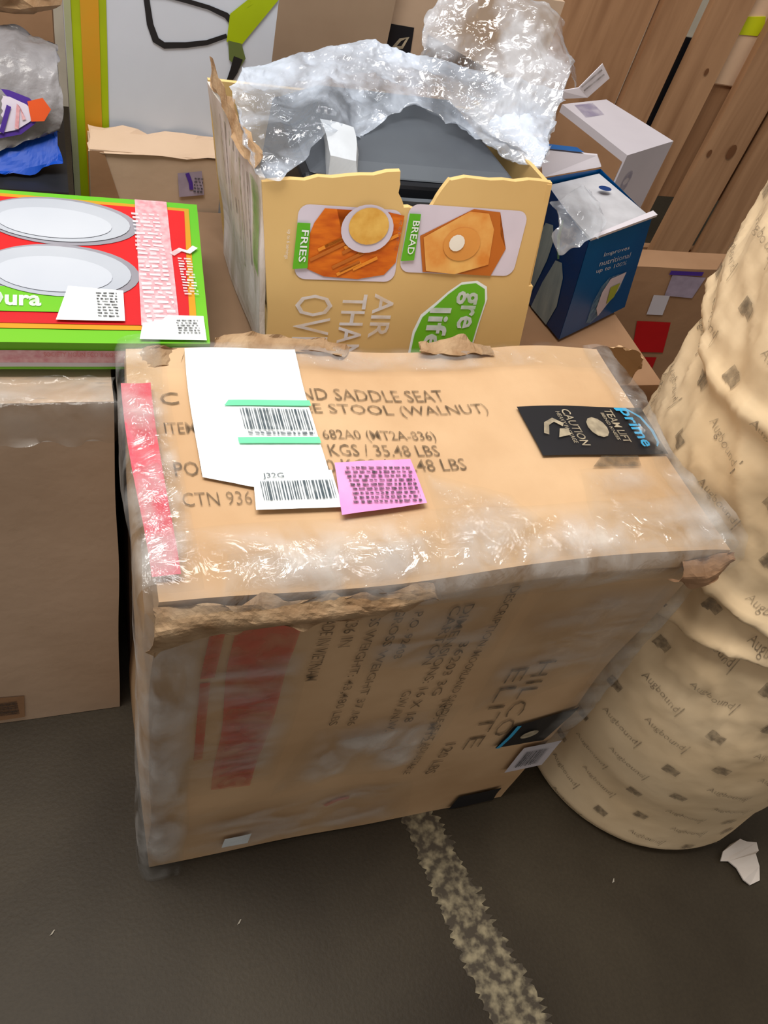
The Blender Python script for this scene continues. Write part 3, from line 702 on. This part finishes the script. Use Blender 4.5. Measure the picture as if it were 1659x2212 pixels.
poly('printed_glass', brm, [(.52, .52), (.80, .50), (.78, .32), (.66, .20), (.56, .10), (.44, .03), (.36, .06), (.36, .3), (.42, .45)], ink_mat('ink_greyblue', srgb(120, 160, 190), .5), t, .0012)
poly('printed_glass', brm, [(.54, .50), (.80, .50), (.74, .30), (.64, .20), (.52, .08), (.45, .20), (.46, .38)], LILAC, t, .002)
poly('printed_glass', brm, [(.58, .40), (.74, .40), (.70, .25), (.60, .20)], mat('pear_print', srgb(176, 190, 70), .5), t, .003)
slab('lid_flap', [(.682, .512, .864), (.826, .587, .866), (.803, .73, .858), (.676, .682, .852)], (0, 0, .004), LINER, t)
slab('lid_flap', [(.674, .503, .872), (.684, .515, .872), (.83, .592, .874), (.832, .58, .874)], (0, 0, .004), WHITEBOX, t)
bf = slab('back_flap', [(.672, .688, .868), (.81, .742, .868), (.80, .752, .882), (.66, .705, .905)], (.003, .006, 0), WHITEBOX, t)
decal('blue_edge', lambda a, b, off=0: Vector((.66, .705, .908)) * (1 - a) + Vector((.80, .752, .885)) * a + Vector((-.01, .012, .002)) * b, [(0, 0), (.75, 0), (.75, 1), (0, 1)], BLUE, t, 0, (2, 2))
poly('printed_mark', lambda a, b, off=0: Vector((a, b, .873)), ellipse(.775, .66, .012, .008, 14), NAVY, t)
finish(t)
t = thing('kraft_pad', 'tan folded cardboard pad between the golden box and the blue box', 'packaging', (.64, .76, .67))
slab('pad_sheet', [(.625, .765, .673), (.70, .77, .673), (.69, .76, .90), (.585, .74, .905)], (.004, .012, 0), KRAFT, t)
finish(t)
o = sheet('film_scrap', [[(.60, .47, .87), (.64, .475, .885), (.675, .49, .885)], [(.60, .50, .905), (.65, .52, .91), (.70, .53, .895)], [(.61, .54, .91), (.66, .57, .92), (.71, .60, .9)]], BUBBLE2, None, (30, 24), .008, 18, 4)
tag(o, 'small scrap of clear film lying on the corner of the blue box', 'plastic scrap')

# ================================================================== WHITE BOX BEHIND
t = thing('white_box', 'small white carton with brown side standing in front of the wooden boards', 'box', (1.05, 1.07, 0))
wb = Box([(1.002, .94, .001), (1.162, 1.024, .001), (1.077, 1.192, .001), (.942, 1.141, .001)], [(1.002, .94, .8), (1.162, 1.024, .8), (1.077, 1.192, .8), (.942, 1.141, .8)], amp=.001)
box_mesh('box_body', wb, WHITEBOX, t, n=(6, 6, 8))
f = wb.face('left'); decal('brown_side', f, [(0, .0), (.98, .0), (.98, .98), (0, .98)], KRAFT_D, t, .0012, (4, 4))
f = wb.face('top'); decal('printed_mark', f, [(.1, .7), (.5, .7), (.6, .95), (.2, .95)], ink_mat('ink_lilac', srgb(140, 130, 160), .5, 30), t, .0012, (4, 4))
f = wb.face('front'); ribbon(f, ellipse(.25, .92, .08, .02, 14), .01, ink_mat('ink_faint', srgb(150, 145, 165), .5, 30), t, .0012)
finish(t)

# ================================================================== RIGHT REAR CARTON
t = thing('parcel_carton', 'brown parcel carton with white and red stickers between blue box and paper bundle', 'box', (1.2, .94, 0))
rc = AB(.99, 1.5, .86, .925, .001, .60, amp=.003, seed=5)
box_mesh('carton_body', rc, KRAFT_D, t, n=(16, 4, 16))
f = rc.face('front'); fm = lambda a, b, off=0: f((a - .99) / .51, b / .6, off)
decal('purple_label', fm, [(1.20, .53), (1.28, .525), (1.285, .58), (1.19, .585)], mat('lilac_label', srgb(170, 155, 175), .6, .2, 30), t, .002, (4, 4))
decal('white_sticker', fm, [(1.18, .475), (1.225, .475), (1.215, .53), (1.17, .53)], WHITEBOX, t, .002, (4, 4))
decal('red_sticker', fm, [(1.20, .365), (1.29, .365), (1.26, .455), (1.165, .455)], mat('dark_red_print', srgb(190, 20, 24), .5), t, .002, (4, 4))
decal('red_sticker', fm, [(1.22, .25), (1.30, .25), (1.28, .35), (1.20, .35)], mat('dark_red_print', srgb(190, 20, 24), .5), t, .002, (4, 4))
ribbon(fm, [(1.18, .59), (1.27, .59)], .005, PURPLE, t, .003)
finish(t)

# ================================================================== PAPER-WRAPPED BUNDLE
t = thing('wrapped_bundle', 'tall round bundle wrapped in creased tan printed paper at the right', 'parcel', (.98, .1, 0))
def smooth(a, b, x):
    x = min(1, max(0, (x - a) / (b - a))); return x * x * (3 - 2 * x)
FOLDS = ((.6, .35, .022), (.665, .12, .016), (.93, -.2, .010))
def bundle0(th, z):
    """th in degrees (0 = +x), z height"""
    a = math.radians(th)
    cx = .99 - .035 * smooth(0, .7, z) - .04 * smooth(.6, 1.2, z); cy = .09 + .03 * smooth(0, .6, z)
    R_ = .262 + .022 * smooth(.12, .33, z) - .018 * smooth(.36, .6, z) - .04 * smooth(1.12, 1.3, z) * 1
    R_ -= .012 * (1 - smooth(0, .03, z))
    p = Vector((cx + R_ * math.cos(a), cy + R_ * math.sin(a), z))
    rx = (th - 180) / 60
    d = 0
    for zz, sl, am in FOLDS:
        q = z - zz - sl * .12 * math.sin(rx * 1.9 + zz * 9) - .02 * noise.noise(Vector((th * .04, zz * 10, 0)))
        d += am * (math.exp(-(q / .014) ** 2) - .7 * math.exp(-((q + .03) / .022) ** 2))
    pr_ = smooth(.3, .55, z)
    d += (ridged(Vector((a * 1.3, z * 2.6 + a * 1.1, 3)), 2.0, 3) * .020 * pr_ + ridged(p, 9, 18) * .004 * (pr_ + .3) + ridged(p, 4, 8) * .004)
    return p, d, a
def bundle(th, z, off=0.0):
    p, d, a = bundle0(th, z)
    return p + Vector((math.cos(a), math.sin(a), 0)) * (d + off)
vs = []; fs = []; NT, NZ = 240, 190
for j in range(NZ + 1):
    z = .002 + 1.30 * j / NZ
    for i in range(NT): vs.append(bundle(360 * i / NT, z))
for j in range(NZ):
    for i in range(NT):
        k = j * NT; i2 = (i + 1) % NT; fs.append((k + i, k + i2, k + NT + i2, k + NT + i))
vs.append(Vector((.885, .12, 1.31))); c = len(vs) - 1
for i in range(NT): fs.append((NZ * NT + i, NZ * NT + (i + 1) % NT, c))
bw = from_py('paper_wrap', vs, fs, PAPER, t, smooth=True)
INKP = ink_mat('ink_paper_print', srgb(96, 84, 70), .5, 120)
# print pattern: rows slanting down to the right
def bsurf(a, b, off=0):   # a metres around, b metres up
    return bundle(250 + a / .27 * 57.3, b, off)
V = []; F = []; items = []
rr = random.Random(7)
ang = math.radians(-9)
for i in range(-13, 14):
    for j in range(-16, 17):
        u = i * .098 + (j % 2) * .049; v = j * .062
        a = u * math.cos(ang) - v * math.sin(ang); b = .62 + u * math.sin(ang) + v * math.cos(ang)
        if not (-.62 < a < .42 and .02 < b < 1.27): continue
        if (i + j) % 2 == 0:
            s = .0115; k = len(V); ca, sa = math.cos(ang) * s, math.sin(ang) * s
            # speckled square mark built of two blocks
            V = []; F = []
            for (x0, y0, x1, y1) in ((-1, -.9, .1, .9), (.1, -.7, 1.1, .8)):
                k = len(V); nx = 3
                for q in range(nx + 1):
                    for h in (y0, y1):
                        x = x0 + (x1 - x0) * q / nx
                        V.append(bsurf(a + ca * x - sa * h, b + sa * x + ca * h, .0022))
                for q in range(nx): F.append((k + 2 * q, k + 2 * q + 2, k + 2 * q + 3, k + 2 * q + 1))
            from_py('printed_square', V, F, INKP, t)
        else:
            L_, H_ = .034, .0085
            def q_(x, y): return (a + x * math.cos(ang) - y * math.sin(ang), b + x * math.sin(ang) + y * math.cos(ang))
            items.append(('Augbound', [q_(-L_, -H_), q_(L_, -H_), q_(L_, H_), q_(-L_, H_)], 0))
            items[-1] = ('Augbound', items[-1][1], 0)
            if 1: items.append(('|', [q_(L_ + .003, -H_ * 1.6), q_(L_ + .0048, -H_ * 1.6), q_(L_ + .0048, H_ * 1.6), q_(L_ + .003, H_ * 1.6)], 0))
text(bsurf, [i_ for i_ in items if i_[0] != '|'], INKP, t, .0022, 'printed_word'); text(bsurf, [i_ for i_ in items if i_[0] == '|'], INKP, t, .0022, 'printed_stroke')
decal('white_sticker', bsurf, [(.03, .66), (.09, .66), (.09, .71), (.03, .71)], WHITE, t, .006, (6, 6))
finish(t)

# ================================================================== GREEN-WHITE GLASS BOX, BROWN CARTON IN FRONT
t = thing('product_box', 'tall white box with lime edge, orange stripe and black outline print, back left', 'box', (.1, .89, 0))
gx = AB(-.043, .248, .848, .935, .001, 1.12, amp=.001, seed=2)
box_mesh('box_body', gx, OFFW, t, n=(8, 4, 12))
f = gx.face('front'); gm = lambda a, b, off=0: f((a + .043) / .291, b / 1.119, off)
decal('lime_edge', gm, [(-.043, .0), (.012, .0), (.012, 1.115), (-.043, 1.115)], LIME, t, .001, (2, 12))
decal('orange_stripe', gm, [(-.022, .0), (.002, .0), (.002, 1.115), (-.022, 1.115)], OLIVE, t, .002, (2, 12))
decal('pale_edge', gm, [(-.043, .0), (-.034, .0), (-.034, 1.115), (-.043, 1.115)], mat('pale_green_print', srgb(170, 176, 140), .5), t, .002, (2, 12))
ribbon(gm, [(.062, 1.01), (.066, .985), (.07, .96), (.078, .94), (.09, .934), (.12, .938), (.15, .945), (.178, .958)], [.004, .004, .0045, .005, .0045, .004, .0035, .003], BLACK, t, .0015)
ribbon(gm, [(.062, 1.0), (.09, 1.0), (.12, .996), (.15, .992), (.175, .985), (.19, .972)], [.005, .0035, .003, .003, .004, .005], BLACK, t, .0017)
poly('printed_clamp', gm, [(.178, .95), (.20, .948), (.225, .985), (.247, 1.015), (.247, 1.05), (.215, 1.0), (.18, .988)], LIME, t, .0022)
poly('printed_clamp', gm, [(.18, .952), (.2, .95), (.208, .93), (.2, .915), (.184, .925)], mat('dark_olive_print', srgb(96, 110, 60), .5), t, .0024)
ribbon(gm, [(.197, .93), (.192, .91), (.186, .895), (.18, .88)], [.007, .006, .004, .002], BLACK, t, .003)
finish(t)
t = thing('open_carton', 'small brown carton standing in front of the white and lime box', 'box', (.06, .82, 0))
oc = AB(-.02, .175, .79, .845, .001, .80, amp=.002, seed=9)
box_mesh('carton_body', oc, KRAFT_B, t, n=(8, 4, 10))
f = oc.face('front'); om = lambda a, b, off=0: f((a + .02) / .195, b / .8, off)
poly('side_flap', om, [(-.02, .799), (.0, .799), (.03, .70), (-.02, .70)], KRAFT_D, t, .002)
sheet('side_flap', [[(-.02, .789, .80), (.0, .786, .80), (.175, .788, .80)], [(-.02, .84, .815), (.05, .84, .812), (.175, .842, .812)]], KRAFT_B, t, (12, 4), .002, 10, 3)
g = decal('shipping_label', om, [(.112, .735), (.15, .742), (.144, .782), (.108, .775)], mat('lilac_label', srgb(170, 155, 175), .6, .2, 30), t, .003, (4, 4))
ribbon(om, [(.122, .777), (.128, .762), (.13, .75)], .003, PURPLE, g, .004)
scribbles(om, .133, .745, .147, .772, 5, INK_K, g, .004, 3, cols=3)
finish(t)

# ================================================================== LEFT BLACK TOTE WITH BAG
t = thing('black_tote', 'black plastic tote at the left edge behind the red and green box', 'container', (-.3, .86, 0))
tb = AB(-.6, -.06, .735, 1.0, .001, .75, amp=0)
box_mesh('tub', tb, BLACKP, t, n=(2, 2, 2))
box_mesh('rim', AB(-.61, -.052, .728, 1.005, .75, .765, amp=0), BLACKP, t, n=(2, 2, 2))
finish(t)
o = sheet('blue_cloth', [[(-.20, .76, .770), (-.13, .76, .772), (-.085, .77, .78), (-.062, .78, .785)], [(-.20, .80, .79), (-.12, .80, .80), (-.085, .81, .805), (-.06, .81, .81)], [(-.2, .84, .785), (-.12, .85, .79), (-.08, .85, .79), (-.062, .85, .79)]], BLUEC, None, (30, 20), .004, 12, 2)
tag(o, 'blue fabric patch under the clear bag on the black tote', 'cloth')
t = thing('plastic_bag', 'cloudy plastic bag with purple and orange print on the black tote at the left edge', 'bag', (-.15, .85, .77))
bg0 = [[(-.40, .78, .80), (-.26, .775, .80), (-.14, .78, .80), (-.09, .79, .81), (-.058, .80, .82)],
       [(-.40, .79, .86), (-.26, .785, .86), (-.14, .79, .86), (-.09, .80, .86), (-.055, .81, .86)],
       [(-.40, .84, .90), (-.26, .83, .90), (-.14, .83, .90), (-.09, .84, .90), (-.056, .85, .89)],
       [(-.40, .92, .91), (-.26, .91, .91), (-.14, .91, .91), (-.09, .91, .90), (-.055, .91, .89)]]
bagm = mat('cloudy_film', srgb(150, 148, 152), .25, .3, 14, srgb(112, 108, 108), .8, 40)
sheet('bag_skin', bg0, bagm, t, (60, 44), .009, 14, 6)
bs = lambda a, b, off=0: Vector((a, .765 - off, b))
def bs(a, b, off=0): return Vector((a, .772 - off + (b - .80) * .35, b))
poly('printed_crest', bs, [(-.17, .875), (-.12, .872), (-.095, .865), (-.082, .852), (-.09, .835), (-.11, .82), (-.17, .805)], PURPLE, t, .0)
poly('printed_crest', bs, [(-.17, .868), (-.12, .865), (-.10, .858), (-.09, .85), (-.096, .838), (-.115, .826), (-.17, .812)], LILAC, t, .002)
poly('printed_crest', bs, [(-.098, .862), (-.078, .868), (-.068, .855), (-.078, .84), (-.095, .838)], ORANGEP, t, .003)
ribbon(bs, [(-.135, .822), (-.122, .855)], .003, PURPLE, t, .004)
ribbon(bs, [(-.115, .828), (-.11, .857), (-.104, .84)], .0025, PALEPINK, t, .004)
finish(t)
o = crumple('crumpled_wrap', (-.12, .93, .955), .05, TORN, None, 6, flat=(1.5, .8, .55))
tag(o, 'crumpled beige wrapping on top of the cloudy bag at the left edge', 'wrapping')

# ================================================================== BACKGROUND CARTONS
t = thing('shipping_carton', 'grey brown tall carton at the top, right of the white and lime box', 'box', (.39, 1.2, 0))
bc = AB(.262, .515, 1.1, 1.32, .001, 1.15, amp=.002, seed=3)
box_mesh('carton_body', bc, mat('kraft_greyish', srgb(168, 145, 122), .75, .1, 4, srgb(150, 126, 104)), t, n=(8, 6, 14))
finish(t)
t = thing('shipping_carton', 'carton with a black printed label at the top centre behind the plastic bag', 'box', (.68, 1.25, 0))
bc = AB(.522, .86, 1.13, 1.4, .001, .99, amp=.002, seed=5)
box_mesh('carton_body', bc, KRAFT_B, t, n=(8, 6, 14))
f = bc.face('front'); cm = lambda a, b, off=0: f((a - .522) / .338, b / .99, off)
g = decal('black_label', cm, [(.524, .862), (.575, .858), (.57, .908), (.524, .91)], BLACK, t, .002, (3, 3))
ribbon(cm, [(.538, .87), (.548, .885), (.562, .89), (.555, .872), (.54, .87)], .003, GOLDINK, g, .003)
decal('corrugated_band', cm, [(.60, .855), (.79, .80), (.79, .84), (.60, .90)], mat('dark_corrugated', srgb(110, 84, 62), .8, .4, 30, srgb(80, 60, 44), stretch=(20, 1, 1)), t, .004, (6, 2))
finish(t)
t = thing('shipping_carton', 'brown carton at the top left corner behind the left bag', 'box', (-.3, 1.2, 0))
bc = AB(-.75, -.058, 1.1, 1.4, .001, 1.05, amp=.003, seed=5)
box_mesh('carton_body', bc, KRAFT_D, t, n=(10, 6, 14))
finish(t)
# ================================================================== WOODEN CRATE
t = thing('wooden_crate', 'tall crate of upright wooden boards at the top right', 'crate', (1.4, 1.5, 0))
def board(x0, x1, y0, y1, z0, z1, lean=0, name='board', m=WOOD, amp=.002, seed=0):
    B = Box([(x0, y0, z0), (x1, y0, z0), (x1, y1, z0), (x0, y1, z0)], [(x0 + lean, y0, z1), (x1 + lean, y0, z1), (x1 + lean, y1, z1), (x0 + lean, y1, z1)], amp=amp, seed=seed, freq=3)
    o = box_mesh(name, B, m, t, n=(2, 1, 8)); return o
H_ = 1.3
board(.87, 1.01, 1.47, 1.49, .02, H_, seed=1)
board(1.014, 1.03, 1.452, 1.487, .02, H_, seed=2)
board(1.034, 1.288, 1.455, 1.48, .02, H_, seed=3)
board(1.296, 1.398, 1.445, 1.467, .02, H_, seed=4)
b3 = board(1.430, 1.543, 1.44, 1.462, .02, H_, seed=5)
b4 = board(1.612, 1.748, 1.43, 1.452, .25, H_, seed=6)
board(1.775, 1.90, 1.43, 1.452, .02, H_, seed=7)
board(1.92, 2.1, 1.43, 1.452, .02, H_, seed=8)
board(1.40, 2.1, 1.475, 1.50, .44, .76, name='rail', seed=9)
board(1.40, 2.1, 1.475, 1.50, .14, .27, name='rail', seed=10)
pb_ = board(1.53, 1.63, 1.4665, 1.475, .765, H_, name='lit_gap_board', m=mat('lit_gap_peach', srgb(240, 205, 172), .7), seed=12)  # added behind the gap; bright peach paints the lit background
board(1.38, 1.45, 1.469, 1.474, .02, .86, name='gap_shade', m=BLACKP, seed=11)  # black strip added behind the gap to paint its darkness
def kn(cx, cz, r, y):
    o = poly('knot', lambda a, b, off=0: Vector((a, y, b)), ellipse(cx, cz, r, r * 1.5, 12), KNOT, t)
kn(1.70, .61, .014, 1.4265); kn(1.63, .60, .007, 1.4265); kn(1.50, .80, .006, 1.4365)
finish(t)
t = thing('yellow_sticker', 'bright yellow sticker seen through the crate gap at the top right', 'sticker', (1.58, 1.464, .9))
slab('sticker_sheet', [(1.54, 1.4635, .885), (1.62, 1.4635, .89), (1.625, 1.4635, .915), (1.615, 1.4635, .935), (1.545, 1.4635, .925)], (0, .002, 0), YELLOW, t)
finish(t)

# ================================================================== SMALL THINGS ON THE FLOOR
bm = bmesh.new()
pts = [(1.083, -.172), (1.105, -.168), (1.118, -.175), (1.141, -.180), (1.138, -.195), (1.122, -.2), (1.118, -.222), (1.105, -.245), (1.082, -.248), (1.068, -.238), (1.068, -.215), (1.06, -.2), (1.045, -.196), (1.055, -.182)]
pts = [(x - .028, y - .004) for x, y in pts]
o = slab('paper_scrap', [(x + .02, y, .004 + .010 * ((i * 7) % 4) / 4) for i, (x, y) in enumerate(pts)], (0, 0, .003), mat('scrap_paper', srgb(224, 214, 206), .7), None)
tag(o, 'torn white paper scrap on the floor beside the wrapped bundle', 'paper')
rs = random.Random(12)
GRIT = mat('floor_litter', srgb(180, 172, 158), .6)
first = None
for i, (x, y) in enumerate(((.13, -.12), (.30, -.15), (-.13, -.06), (.74, -.15), (-.19, -.16), (.41, -.24), (.02, -.09))):
    if i % 2 == 0: continue
labels = ((.128, -.115, 'tiny pale paper fleck on the floor below the stool carton'), (-.15, -.07, 'tiny pale fleck on the grey floor at the far left'), (.80, -.19, 'tiny pale fleck on the dark floor below the wrapped bundle'))
for x, y, lb in labels:
    o = slab('paper_fleck', [(x, y, .001), (x + .004, y + .001, .003), (x + .008, y + .007, .001), (x + .006, y + .007, .002)], (0, 0, .0008), GRIT, None)
    tag(o, lb, 'litter')
